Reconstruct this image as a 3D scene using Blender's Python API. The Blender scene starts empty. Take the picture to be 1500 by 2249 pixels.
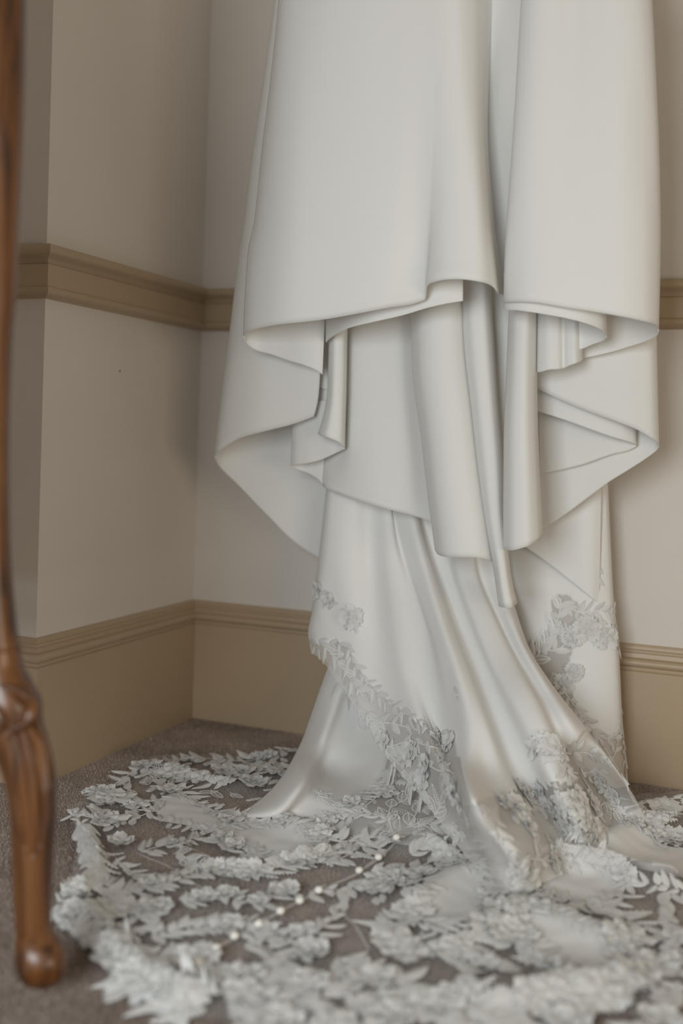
import bpy, bmesh, math, random
import numpy as np
from mathutils import Vector, Matrix
from mathutils.bvhtree import BVHTree

random.seed(7); rng = np.random.default_rng(7)
scn = bpy.context.scene
COL = scn.collection

# ---------------------------------------------------------------- camera
W, H = 1500, 2249
FPX, PITCH, ROLL, YAW, CY0 = 2399.3, 0.0301, 0.0354, -0.3822, 1035.1
CAM = np.array([0., 0., .62])
def cam_rows():
    cy, sy = math.cos(YAW), math.sin(YAW)
    f = np.array([sy, cy, 0.]); r = np.array([cy, -sy, 0.]); u = np.array([0, 0, 1.])
    cp, sp = math.cos(PITCH), math.sin(PITCH)
    f2 = f*cp - u*sp; u2 = u*cp + f*sp
    cr, sr = math.cos(ROLL), math.sin(ROLL)
    return r*cr + u2*sr, u2*cr - r*sr, f2
RGT, UPV, FWD = cam_rows()
cd = bpy.data.cameras.new('camera'); cam = bpy.data.objects.new('camera', cd); COL.objects.link(cam)
m = Matrix.Identity(4)
for i in range(3):
    m[i][0], m[i][1], m[i][2], m[i][3] = RGT[i], UPV[i], -FWD[i], CAM[i]
cam.matrix_world = m
cd.sensor_fit = 'HORIZONTAL'; cd.sensor_width = 24.0
cd.lens = 24.0*FPX/W
cd.shift_y = (CY0 - H/2)/W
cd.clip_start = .05
cd.dof.use_dof = True; cd.dof.focus_distance = 1.82; cd.dof.aperture_fstop = 1.6
scn.camera = cam

# ---------------------------------------------------------------- light and exposure
wd = bpy.data.worlds.new('world'); scn.world = wd; wd.use_nodes = True
wd.node_tree.nodes['Background'].inputs[0].default_value = (1.0, .84, .67, 1)
wd.node_tree.nodes['Background'].inputs[1].default_value = .25
def area(name, loc, target, sx, sy, power, col):
    ld = bpy.data.lights.new(name, 'AREA'); ld.shape = 'RECTANGLE'; ld.size = sx; ld.size_y = sy
    ld.energy = power; ld.color = col
    o = bpy.data.objects.new(name, ld); COL.objects.link(o); o.location = loc
    d = Vector(target) - Vector(loc); o.rotation_euler = d.to_track_quat('-Z', 'Y').to_euler()
    return o
area('window_light', (-.46, -.70, .80), (-.6, 1.9, .55), .75, .95, 31, (.90, .97, 1.0))
area('side_fill_light', (1.55, .0, .46), (-1.1, 1.75, .60), 1.3, .7, 14, (1.0, .87, .68))  # added warm fill from the right to lift the left wall, no known source
scn.view_settings.view_transform = 'Standard'
try: scn.view_settings.look = 'None'
except Exception: pass
scn.view_settings.gamma = 1; scn.view_settings.use_curve_mapping = False
scn.view_settings.exposure = 0.0
scn.cycles.diffuse_bounces = 8; scn.cycles.max_bounces = 16; scn.cycles.transparent_max_bounces = 24

# ---------------------------------------------------------------- helpers
XL, YB, YN = -1.1825, 2.0955, 1.5524        # left wall, back wall, outer corner of the left wall
def ray(px, py):
    d = FWD + RGT*((px - W/2)/FPX) - UPV*((py - CY0)/FPX)
    return d
def Pw(px, py, w):          # on the plane w metres in front of the back wall
    d = ray(px, py); t = (YB - w - CAM[1])/d[1]; return CAM + d*t
def Pz(px, py, z):          # on the horizontal plane z
    d = ray(px, py); t = (z - CAM[2])/d[2]; return CAM + d*t
def Pd(px, py, dep):        # dep metres in front of the camera
    return CAM + ray(px, py)*dep
def mesh_obj(name, verts, faces, mat, parent=None, smooth=True, uvs=None):
    me = bpy.data.meshes.new(name); me.from_pydata([tuple(map(float, v)) for v in verts], [], faces); me.update()
    if uvs is not None:
        ul = me.uv_layers.new(name='UVMap')
        li = np.zeros(len(me.loops), dtype=np.int32); me.loops.foreach_get('vertex_index', li)
        ul.data.foreach_set('uv', np.asarray(uvs, dtype=np.float32)[li].ravel())
    if smooth: me.polygons.foreach_set('use_smooth', [True]*len(me.polygons))
    me.materials.append(mat)
    o = bpy.data.objects.new(name, me); COL.objects.link(o)
    if parent is not None: o.parent = parent
    return o
def tag(o, label=None, cat=None, group=None, kind=None):
    if label: o['label'] = label
    if cat: o['category'] = cat
    if group: o['group'] = group
    if kind: o['kind'] = kind
    return o
def crm(pts, n, closed=False):
    """Catmull-Rom through pts, n samples evenly spread along the length."""
    pts = np.asarray(pts, float)
    if len(pts) == 1: return np.repeat(pts, n, 0)
    q = np.vstack([2*pts[0]-pts[1], pts, 2*pts[-1]-pts[-2]])
    out = []
    K = 14
    for i in range(1, len(q)-2):
        p0, p1, p2, p3 = q[i-1], q[i], q[i+1], q[i+2]
        t = np.linspace(0, 1, K, endpoint=False)[:, None]
        out.append(.5*((2*p1) + (-p0+p2)*t + (2*p0-5*p1+4*p2-p3)*t**2 + (-p0+3*p1-3*p2+p3)*t**3))
    out.append(pts[-1:]); d = np.vstack(out)
    s = np.r_[0, np.cumsum(np.linalg.norm(np.diff(d, axis=0), axis=1))]
    if s[-1] < 1e-9: return np.repeat(pts[:1], n, 0)
    tt = np.linspace(0, s[-1], n)
    return np.stack([np.interp(tt, s, d[:, k]) for k in range(d.shape[1])], 1)
def in_poly(x, y, poly):
    c = False; n = len(poly); j = n-1
    for i in range(n):
        xi, yi = poly[i]; xj, yj = poly[j]
        if (yi > y) != (yj > y) and x < (xj-xi)*(y-yi)/(yj-yi)+xi: c = not c
        j = i
    return c
def to_px(p):
    q = np.asarray(p) - CAM; dz = q@FWD
    return W/2 + FPX*(q@RGT)/dz, CY0 - FPX*(q@UPV)/dz

# ---------------------------------------------------------------- materials
def mat_new(name):
    mt = bpy.data.materials.new(name); mt.use_nodes = True
    nt = mt.node_tree; b = nt.nodes['Principled BSDF']; return mt, nt, b
def N(nt, t, **kw):
    n = nt.nodes.new(t)
    for k, v in kw.items():
        if k in n.inputs.keys(): n.inputs[k].default_value = v
        else: setattr(n, k, v)
    return n
def ramp(nt, fac, stops):
    r = nt.nodes.new('ShaderNodeValToRGB'); nt.links.new(fac, r.inputs[0])
    el = r.color_ramp.elements
    while len(el) < len(stops): el.new(.5)
    for e, (p, c) in zip(el, stops): e.position = p; e.color = (*c, 1) if len(c) == 3 else c
    return r.outputs[0]
def bump(nt, h, b, strength, dist=.001):
    n = nt.nodes.new('ShaderNodeBump'); n.inputs['Strength'].default_value = strength; n.inputs['Distance'].default_value = dist
    nt.links.new(h, n.inputs['Height']); nt.links.new(n.outputs[0], b.inputs['Normal']); return n
def paint(name, col, rough=.6, var=.03, bscale=90, bstr=.15):
    mt, nt, b = mat_new(name); tc = N(nt, 'ShaderNodeTexCoord')
    n1 = N(nt, 'ShaderNodeTexNoise', Scale=3.0, Detail=4.0); nt.links.new(tc.outputs['Object'], n1.inputs['Vector'])
    c = ramp(nt, n1.outputs['Fac'], [(.3, [x*(1-var) for x in col]), (.7, [x*(1+var) for x in col])])
    nt.links.new(c, b.inputs['Base Color']); b.inputs['Roughness'].default_value = rough
    n2 = N(nt, 'ShaderNodeTexNoise', Scale=bscale, Detail=3.0); nt.links.new(tc.outputs['Object'], n2.inputs['Vector'])
    bump(nt, n2.outputs['Fac'], b, bstr, .0008)
    return mt
M_WALL = paint('wall_paint', (.64, .60, .55), .75)
M_TRIM = paint('trim_paint', (.41, .31, .205), .42, .03, 60, .1)
M_DARK = paint('dark_fleck', (.12, .08, .05))
def carpet_mat(name):
    mt, nt, b = mat_new(name); tc = N(nt, 'ShaderNodeTexCoord')
    n1 = N(nt, 'ShaderNodeTexNoise', Scale=420.0, Detail=2.0); nt.links.new(tc.outputs['Object'], n1.inputs['Vector'])
    n2 = N(nt, 'ShaderNodeTexNoise', Scale=9.0, Detail=4.0); nt.links.new(tc.outputs['Object'], n2.inputs['Vector'])
    mx = N(nt, 'ShaderNodeMath', operation='MULTIPLY_ADD'); nt.links.new(n2.outputs['Fac'], mx.inputs[0]); mx.inputs[1].default_value = .35
    nt.links.new(n1.outputs['Fac'], mx.inputs[2])
    c = ramp(nt, mx.outputs[0], [(.42, (.085, .062, .048)), (.78, (.46, .385, .34))])
    nt.links.new(c, b.inputs['Base Color']); b.inputs['Roughness'].default_value = .95
    b.inputs['Specular IOR Level'].default_value = .1
    return mt
M_CARPET = carpet_mat('carpet')
def cloth_mat(name, col, transl=.22, stitch=True):
    mt, nt, b = mat_new(name); out = nt.nodes['Material Output']
    tc = N(nt, 'ShaderNodeTexCoord')
    b.inputs['Base Color'].default_value = (*col, 1); b.inputs['Roughness'].default_value = .85
    b.inputs['Sheen Weight'].default_value = .15; b.inputs['Specular IOR Level'].default_value = .08
    n1 = N(nt, 'ShaderNodeTexNoise', Scale=900.0, Detail=2.0); nt.links.new(tc.outputs['Object'], n1.inputs['Vector'])
    h = n1.outputs['Fac']
    if stitch:                       # shallow stitched groove 14 mm above the hem
        sp = N(nt, 'ShaderNodeSeparateXYZ'); nt.links.new(tc.outputs['UV'], sp.inputs[0])
        a = N(nt, 'ShaderNodeMath', operation='SUBTRACT'); nt.links.new(sp.outputs['Y'], a.inputs[0]); a.inputs[1].default_value = .014
        ab = N(nt, 'ShaderNodeMath', operation='ABSOLUTE'); nt.links.new(a.outputs[0], ab.inputs[0])
        mr = N(nt, 'ShaderNodeMapRange'); nt.links.new(ab.outputs[0], mr.inputs[0])
        mr.inputs[1].default_value = 0; mr.inputs[2].default_value = .0012; mr.inputs[3].default_value = -1.2; mr.inputs[4].default_value = 0
        ad = N(nt, 'ShaderNodeMath', operation='MULTIPLY_ADD'); nt.links.new(h, ad.inputs[0]); ad.inputs[1].default_value = .5
        nt.links.new(mr.outputs[0], ad.inputs[2]); h = ad.outputs[0]
    bump(nt, h, b, .25, .0006)
    tr = N(nt, 'ShaderNodeBsdfTranslucent'); tr.inputs[0].default_value = (col[0], col[1]*.96, col[2]*.9, 1)
    mx = N(nt, 'ShaderNodeMixShader'); mx.inputs[0].default_value = transl
    nt.links.new(b.outputs[0], mx.inputs[1]); nt.links.new(tr.outputs[0], mx.inputs[2]); nt.links.new(mx.outputs[0], out.inputs[0])
    return mt
M_CREPE = cloth_mat('ivory_crepe', (.84, .84, .83))
M_TRAIN = cloth_mat('ivory_train_crepe', (.84, .84, .832), .15, False)
def tulle_mat(name, cover):
    mt, nt, b = mat_new(name); out = nt.nodes['Material Output']
    b.inputs['Base Color'].default_value = (.88, .87, .85, 1); b.inputs['Roughness'].default_value = .7
    t = N(nt, 'ShaderNodeBsdfTransparent'); mx = N(nt, 'ShaderNodeMixShader'); mx.inputs[0].default_value = cover
    nt.links.new(t.outputs[0], mx.inputs[1]); nt.links.new(b.outputs[0], mx.inputs[2]); nt.links.new(mx.outputs[0], out.inputs[0])
    return mt
M_TULLE = tulle_mat('tulle', .14)
M_TULLE2 = tulle_mat('tulle_doubled', .48)
def lace_mat(name, col):
    mt, nt, b = mat_new(name); out = nt.nodes['Material Output']
    tc = N(nt, 'ShaderNodeTexCoord'); mp = N(nt, 'ShaderNodeMapping'); nt.links.new(tc.outputs['UV'], mp.inputs[0])
    wv = N(nt, 'ShaderNodeTexWave', Scale=1.0, Distortion=.6); wv.bands_direction = 'Y'
    mp.inputs['Scale'].default_value = (1, 5.5, 1); nt.links.new(mp.outputs[0], wv.inputs[0])
    b.inputs['Base Color'].default_value = (*col, 1); b.inputs['Roughness'].default_value = .55
    b.inputs['Sheen Weight'].default_value = .1; b.inputs['Specular IOR Level'].default_value = .3
    bump(nt, wv.outputs['Fac'], b, .55, .0012)
    tr = N(nt, 'ShaderNodeBsdfTranslucent'); tr.inputs[0].default_value = (*col, 1)
    mx = N(nt, 'ShaderNodeMixShader'); mx.inputs[0].default_value = .15
    nt.links.new(b.outputs[0], mx.inputs[1]); nt.links.new(tr.outputs[0], mx.inputs[2]); nt.links.new(mx.outputs[0], out.inputs[0])
    return mt
M_LACE = lace_mat('embroidery_thread', (.89, .89, .88))
def wood_mat(name):
    mt, nt, b = mat_new(name); tc = N(nt, 'ShaderNodeTexCoord'); mp = N(nt, 'ShaderNodeMapping')
    mp.inputs['Scale'].default_value = (60, 60, 5); nt.links.new(tc.outputs['Object'], mp.inputs[0])
    n1 = N(nt, 'ShaderNodeTexNoise', Scale=1.0, Detail=6.0, Distortion=.6); nt.links.new(mp.outputs[0], n1.inputs['Vector'])
    c = ramp(nt, n1.outputs['Fac'], [(.32, (.018, .007, .003)), (.5, (.10, .036, .009)), (.72, (.17, .068, .018))])
    nt.links.new(c, b.inputs['Base Color']); b.inputs['Roughness'].default_value = .38; b.inputs['Coat Weight'].default_value = .2
    bump(nt, n1.outputs['Fac'], b, .25, .001); return mt
M_WOOD = wood_mat('walnut')
mt, nt, b = mat_new('pearl'); b.inputs['Base Color'].default_value = (.84, .81, .77, 1); b.inputs['Roughness'].default_value = .25; M_PEARL = mt

mt, nt, b = mat_new('mirror'); b.inputs['Metallic'].default_value = 1; b.inputs['Roughness'].default_value = .03; M_GLASS = mt
# ---------------------------------------------------------------- setting: walls, floor, mouldings
def box(name, lo, hi, mat, bev=0):
    bm = bmesh.new(); bmesh.ops.create_cube(bm, size=1)
    for v in bm.verts: v.co = Vector([(lo[i]+hi[i])/2 + v.co[i]*(hi[i]-lo[i]) for i in range(3)])
    me = bpy.data.meshes.new(name); bm.to_mesh(me); bm.free(); me.materials.append(mat)
    o = bpy.data.objects.new(name, me); COL.objects.link(o); return o
XR = 1.6; ZT = 2.6; XLL = -3.0
tag(box('wall_back', (XL, YB, -.05), (XR, YB+.12, ZT), M_WALL), 'warm greige painted wall behind the hanging dress', kind='structure')
# the projecting chimney-breast block at the left: its right face and its front face
o = box('wall_left', (XLL, YN, -.05), (XL, YB+.12, ZT), M_WALL); tag(o, 'projecting greige wall block left of the dress', kind='structure')
tag(box('ceiling', (XLL, -3.2, ZT), (XR, YB+.12, ZT+.08), M_WALL), 'plain painted ceiling above the frame', kind='structure')
fl = box('floor', (XLL, -3.2, -.06), (XR, YB+.12, 0), M_CARPET); tag(fl, 'brown short pile carpet floor', kind='structure')

def moulding(name, path, prof, mat):
    """prof: list of (out, z); path: list of ((x,y), (nx,ny)) with mitre offsets."""
    vs, fs = [], []
    n = len(prof)
    for (x, y), (nx, ny) in path:
        for o_, z in prof: vs.append((x+nx*o_, y+ny*o_, z))
    for i in range(len(path)-1):
        for k in range(n-1):
            a = i*n+k; fs.append((a, a+1, a+n+1, a+n))
    o = mesh_obj(name, vs, fs, mat, smooth=False)
    o.data.polygons.foreach_set('use_smooth', [True]*len(o.data.polygons))
    try: o.data.set_sharp_from_angle(angle=math.radians(38))
    except Exception: pass
    return o
SEG = {'back': [((XR, YB), (0, -1)), ((XL, YB), (1, -1))],
       'left': [((XL, YB), (1, -1)), ((XL, YN), (1, -1))],
       'front': [((XL, YN), (1, -1)), ((XLL, YN), (0, -1))]}
def arc(cx, cz, r, a0, a1, n=7):
    return [(cx+r*math.cos(math.radians(a0+(a1-a0)*i/n)), cz+r*math.sin(math.radians(a0+(a1-a0)*i/n))) for i in range(n+1)]
base_prof = ([(0, .256)] + [(.004, .256), (.007, .252)] + arc(.007, .243, .004, 90, -60, 5) + [(.0095, .236), (.010, .232)]
             + arc(.012, .2225, .0085, 95, -75, 8) + [(.0145, .2095), (.0142, .2085), (.018, .2070), (.018, .0)])
hr = .9043
rail_prof = ([(0, .932), (.012, .931)] + arc(.022, .9215, .0095, 90, -40, 7) + [(.0265, .9135), (.018, .909), (.0135, .9045), (.0125, .9005), (.0165, .8985), (.0175, .893), (.0165, .866), (.0165, .863)]
             + arc(.0145, .854, .0075, 75, -80, 7) + [(.010, .8455), (.006, .8425), (0, .8415)])
for side, lab in (('back', 'along the back wall'), ('left', 'along the left block, running into the corner'), ('front', 'on the shaded front of the left block')):
    tag(moulding('baseboard_'+side, SEG[side], base_prof, M_TRIM), 'tall tan painted baseboard ' + lab, kind='structure')
for i, (side, lab) in enumerate((('back', 'along the back wall'), ('left', 'along the left block, sloping to the corner'), ('front', 'on the shaded front of the left block'))):
    tag(moulding('trim_%d' % (i+1), SEG[side], rail_prof, M_TRIM), 'tan moulded chair rail ' + lab, kind='structure')
# small mark on the left wall
c = Pw(0, 0, 0)
d = ray(263, 815); t = (XL - CAM[0])/d[0]; p = CAM + d*t
bm = bmesh.new(); bmesh.ops.create_uvsphere(bm, u_segments=10, v_segments=6, radius=.0022)
for v in bm.verts: v.co = Vector((v.co.x*.35 + p[0]+.0005, v.co.y + p[1], v.co.z + p[2]))
me = bpy.data.meshes.new('wall_nail'); bm.to_mesh(me); bm.free(); me.materials.append(M_DARK)
o = bpy.data.objects.new('wall_nail', me); COL.objects.link(o); tag(o, 'tiny dark nail head in the left wall between rail and baseboard', 'nail')

# ---------------------------------------------------------------- cloth lofts
def loft(cols, nv=48, nu=8):
    cs = [crm(c, nv) for c in cols]
    grid = []
    A = np.stack(cs)                               # (ncol, nv, 3)
    q = np.concatenate([2*A[:1]-A[1:2], A, 2*A[-1:]-A[-2:-1]], 0)
    for i in range(1, len(q)-2):
        p0, p1, p2, p3 = q[i-1], q[i], q[i+1], q[i+2]
        # centripetal-like tension: scale tangents to the span
        l0, l1, l2 = [max(1e-4, float(np.mean(np.linalg.norm(a-b, axis=1)))) for a, b in ((p1, p0), (p2, p1), (p3, p2))]
        m1 = ((p1-p0)/l0*l1 + (p2-p1)/l1*l0)/(l0+l1)*l1
        m2 = ((p2-p1)/l1*l2 + (p3-p2)/l2*l1)/(l1+l2)*l1
        last = i == len(q)-3
        for k in range(nu + (1 if last else 0)):
            t = k/nu
            grid.append((2*t**3-3*t**2+1)*p1 + (t**3-2*t**2+t)*m1 + (-2*t**3+3*t**2)*p2 + (t**3-t**2)*m2)
    return np.stack(grid)                          # (nU, nv, 3)
def grid_mesh(g):
    nU, nV, _ = g.shape
    vs = g.reshape(-1, 3)
    fs = [(i*nV+j, i*nV+j+1, (i+1)*nV+j+1, (i+1)*nV+j) for i in range(nU-1) for j in range(nV-1)]
    # uv: u along the cloth, v = distance from the hem
    seg = np.linalg.norm(np.diff(g, axis=1), axis=2); dh = np.concatenate([np.cumsum(seg[:, ::-1], 1)[:, ::-1], np.zeros((nU, 1))], 1)
    uu = np.r_[0, np.cumsum(np.linalg.norm(np.diff(g.mean(1), axis=0), axis=1))]
    uv = np.stack([np.repeat(uu[:, None], nV, 1), dh], 2).reshape(-1, 2)
    return vs, fs, uv
dress = bpy.data.objects.new('wedding_dress', None); COL.objects.link(dress); dress.location = (0, 0, 0)
tag(dress, 'ivory crepe wedding dress hanging by the wall, lace train spread over carpet', 'dress')
def solid(o, th=.0014):
    md = o.modifiers.new('cloth_thickness', 'SOLIDIFY'); md.thickness = th; md.offset = 0
    return o
def C(pts):      # column from (px, py, w)
    return np.array([Pw(*p) for p in pts])
def panel(name, cols, label=None, nv=48, nu=8, mat=None):
    g = loft([C(c) for c in cols], nv, nu); vs, fs, uv = grid_mesh(g)
    o = mesh_obj(name, vs, fs, mat or M_CREPE, dress, True, uv); solid(o)
    if label: o['label'] = label
    return o
def between(L, R, fr):
    """columns at fractions between two edge polylines (same length); fr: (f, w, dhem)"""
    out = []
    for f, w, dh in fr:
        col = []
        for k, (a, b_) in enumerate(zip(L, R)):
            s = k/(len(L)-1)
            col.append((a[0]+(b_[0]-a[0])*f, a[1]+(b_[1]-a[1])*f + dh*s**6, w))
        out.append(col)
    return out
def drop(hem, top_y, topx=None, w_top=None):
    """columns hanging straight above hem points (px, py, w)"""
    out = []
    for i, (x, y, w) in enumerate(hem):
        tx = x if topx is None else topx[i]
        wt = w if w_top is None else w_top[i]
        ty = top_y if not isinstance(top_y, (list, tuple)) else top_y[i]
        out.append([(tx+(x-tx)*s, ty+(y-ty)*s, wt+(w-wt)*s) for s in (0, .33, .66, 1)])
    return out

# --- A: large front panel, left
A = [
 [(622,-120,.345),(613,0,.345),(594,181,.345),(578,310,.345),(560,480,.345),(546,550,.345),(538,660,.345),(535,738,.34)],
 [(632,-120,.385),(623,0,.385),(604,181,.385),(588,310,.385),(571,480,.385),(557,570,.385),(550,660,.382),(547,728,.378)],
 [(690,-120,.42),(680,0,.42),(660,181,.42),(645,310,.42),(628,480,.42),(615,570,.42),(603,660,.415),(597,715,.41)],
 [(780,-120,.44),(775,0,.44),(765,181,.44),(755,310,.44),(740,480,.44),(730,570,.44),(720,660,.435),(716,701,.43)],
 [(880,-120,.445),(880,0,.445),(876,181,.445),(870,310,.445),(862,480,.445),(858,570,.445),(854,640,.44),(853,676,.435)],
 [(940,-120,.447),(940,0,.447),(937,181,.446),(932,310,.444),(925,480,.44),(922,570,.435),(920,630,.43),(919,664,.425)],
 [(958,-120,.448),(958,0,.448),(955,181,.447),(950,310,.446),(942,480,.443),(938,570,.438),(935,620,.433),(934,656,.428)],
 [(968,-120,.448),(967,0,.448),(964,181,.448),(960,310,.448),(952,480,.449),(945,570,.45),(939,605,.45),(937,630,.45)],
 [(985,-120,.447),(984,0,.447),(982,181,.449),(980,310,.451),(972,480,.458),(965,570,.464),(958,600,.468),(955,619,.468)],
 [(1010,-120,.44),(1010,0,.44),(1012,181,.444),(1014,310,.45),(1010,480,.462),(1004,570,.472),(1001,595,.478),(1000,613,.48)],
 [(1040,-120,.418),(1040,0,.418),(1040,181,.425),(1043,310,.435),(1048,480,.455),(1050,570,.466),(1050,600,.472),(1050,618,.474)],
 [(1062,-120,.39),(1060,0,.39),(1058,181,.395),(1060,310,.405),(1070,480,.425),(1076,570,.44),(1079,605,.445),(1080,628,.446)],
 [(1080,-120,.365),(1076,0,.365),(1070,181,.365),(1068,310,.37),(1078,480,.39),(1086,570,.41),(1090,612,.415),(1094,644,.415)],
 [(1092,-120,.360),(1089,0,.360),(1079,181,.345),(1076,310,.335),(1086,480,.325),(1097,570,.32),(1103,612,.318),(1106,650,.316)],
 [(1118,-120,.366),(1114,0,.366),(1102,181,.365),(1098,310,.35),(1104,480,.335),(1112,570,.325),(1116,620,.32),(1120,670,.315)],
 [(1150,-120,.385),(1150,0,.385),(1145,181,.385),(1138,310,.38),(1135,480,.36),(1135,570,.345),(1136,620,.335),(1140,670,.325)],
]
panel('front_panel', A, nv=64, nu=6)
# --- D: front panel, right
D = [
 [(1152,-120,.40),(1145,0,.40),(1139,100,.40),(1127,300,.40),(1114,480,.40),(1109,560,.40),(1106,664,.40)],
 [(1156,-120,.425),(1149,0,.425),(1143,100,.425),(1131,300,.43),(1119,480,.43),(1115,560,.43),(1112,664,.432)],
 [(1180,-120,.44),(1175,0,.44),(1170,100,.44),(1160,300,.445),(1150,480,.447),(1147,560,.448),(1142,663,.45)],
 [(1220,-120,.441),(1217,0,.441),(1214,100,.442),(1206,300,.447),(1196,480,.452),(1190,560,.454),(1182,665,.457)],
 [(1258,-120,.432),(1256,0,.432),(1254,100,.433),(1250,300,.44),(1245,480,.45),(1243,560,.452),(1240,675,.455)],
 [(1300,-120,.433),(1300,0,.433),(1300,100,.434),(1302,300,.437),(1303,480,.442),(1302,560,.444),(1300,684,.446)],
 [(1360,-120,.43),(1362,0,.43),(1365,100,.43),(1370,300,.43),(1376,480,.43),(1379,560,.43),(1380,698,.43)],
 [(1400,-120,.415),(1404,0,.415),(1408,100,.415),(1414,300,.41),(1419,480,.41),(1420,560,.41),(1420,707,.41)],
 [(1421,-120,.395),(1425,0,.395),(1430,100,.395),(1438,300,.39),(1442,480,.385),(1442,560,.385),(1440,713,.385)],
 [(1428,-120,.365),(1432,0,.365),(1437,100,.36),(1446,300,.355),(1450,480,.35),(1449,600,.35),(1446,722,.35)],
]
panel('front_panel', D, nv=64, nu=8)
# --- returns of the front panels (inside of the cloth shows under the hem)
panel('hem_return', drop([(536,742,.338),(543,756,.32),(556,766,.31),(597,779,.305),(633,792,.305),(670,803,.305),(700,816,.30),(708,823,.295)],
      [560,570,580,600,610,620,630,640], [545,552,563,604,640,677,706,716]), nu=6)
panel('hem_return', drop([(1446,726,.348),(1443,736,.335),(1428,745,.32),(1380,762,.30),(1340,774,.295),(1284,786,.29),(1220,796,.285)],
      [600]*7), nu=6)
# --- lining hems just under the front panels
panel('lining', drop([(716,752,.30),(721,746,.315),(740,733,.345),(762,722,.37),(817,708,.40),(890,691,.408),(940,676,.412),(980,667,.412),(1017,661,.405)],
      560), nu=6)
panel('lining', drop([(1107,676,.405),(1112,680,.42),(1140,682,.437),(1200,691,.44),(1248,700,.435),(1292,712,.42),(1320,724,.40),(1332,738,.37)],
      [600,590,580,580,580,580,580,600]), nu=6)
panel('lining', drop([(1332,740,.368),(1326,748,.35),(1300,757,.335),(1282,765,.33),(1220,778,.325)], 600), nu=6)
# --- E: pleat under the right panel
L = [(1120,600),(1118,684),(1112,830),(1107,950),(1106,1050),(1105,1130),(1105,1206)]
R = [(1180,600),(1180,698),(1179,830),(1181,950),(1186,1070),(1189,1130),(1191,1178)]
panel('pleat', between(L, R, [(0,.31,0),(.06,.335,3),(.3,.36,10),(.6,.362,11),(.85,.345,8),(.97,.32,3),(1,.30,0)]), nu=7)
# --- F: two small flutes
panel('pleat', drop([(1177,817,.315),(1188,817,.335),(1206,812,.345),(1226,811,.342),(1238,809,.333),(1248,804,.338),(1262,799,.34),(1273,795,.33),(1280,789,.305)],
      600, [1180,1190,1206,1224,1236,1245,1258,1266,1272]), nu=6)
# --- G: right side back fold and its returns
panel('side_fold', drop([(1165,848,.255),(1182,855,.262),(1240,882,.27),(1300,906,.272),(1360,928,.27),(1400,944,.262),(1432,963,.25),(1443,972,.235),(1447,980,.215)],
      -120, [1165,1182,1232,1286,1346,1384,1410,1418,1422]), nu=6, nv=72)
panel('hem_return', drop([(1447,981,.214),(1443,988,.202),(1420,1006,.194),(1380,1032,.19),(1332,1062,.187),(1300,1086,.184),(1252,1122,.182),(1196,1160,.18),(1140,1195,.18)],
      [780]*9, [1441,1440,1420,1380,1332,1300,1252,1196,1140]), nu=6)
panel('lining', drop([(1165,898,.235),(1190,906,.24),(1240,922,.245),(1300,944,.245),(1340,958,.24),(1380,970,.228),(1394,975,.218),(1398,979,.205)], 760), nu=6)
panel('lining', drop([(1398,980,.204),(1390,985,.202),(1340,999,.2),(1280,1020,.198),(1232,1032,.196),(1180,1042,.194)], 780), nu=6)
# --- H and I: middle pleats
L = [(892,640),(902,702),(908,830),(924,950),(940,1090),(948,1150),(956,1208)]
R = [(1016,640),(1020,680),(1024,770),(1038,890),(1054,1030),(1070,1140),(1084,1236)]
panel('pleat', between(L, R, [(0,.275,0),(.05,.30,8),(.18,.325,10),(.45,.335,3),(.75,.328,-4),(.93,.31,-4),(1,.28,0)]), nu=7)
L = [(1014,590),(1014,680),(1018,770),(1032,890),(1048,1030),(1064,1140),(1082,1236),(1090,1290),(1096,1331)]
R = [(1076,590),(1080,680),(1086,770),(1093,880),(1103,1010),(1107,1130),(1118,1232),(1126,1285),(1136,1323)]
panel('pleat', between(L, R, [(0,.295,0),(.12,.315,3),(.4,.328,7),(.7,.325,9),(.9,.31,5),(1,.285,0)]), nu=7)
# --- V: deep valley between
panel('pleat', [[(1060,560,.25),(1065,800,.25),(1080,1060,.25)],[(1095,560,.245),(1100,800,.245),(1108,1060,.245)],[(1135,560,.25),(1140,800,.25),(1140,1060,.25)]])
# --- J: broad back panel left of the pleats
panel('side_fold', [
 [(736,660,.205),(733,850,.205),(716,980,.205),(710,1040,.205),(709,1066,.205)],
 [(748,660,.225),(748,850,.225),(745,980,.225),(728,1040,.222),(718,1074,.22)],
 [(775,660,.25),(775,850,.25),(772,980,.25),(768,1050,.248),(764,1092,.245)],
 [(830,660,.265),(832,850,.265),(838,980,.265),(844,1070,.262),(850,1118,.26)],
 [(875,660,.262),(880,850,.262),(890,980,.26),(896,1080,.255),(902,1131,.25)],
 [(905,660,.24),(915,850,.24),(925,980,.238),(935,1090,.233),(945,1144,.23)],
 [(940,660,.22),(950,850,.22),(960,980,.218),(970,1090,.213),(980,1152,.21)]], nu=7)
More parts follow.
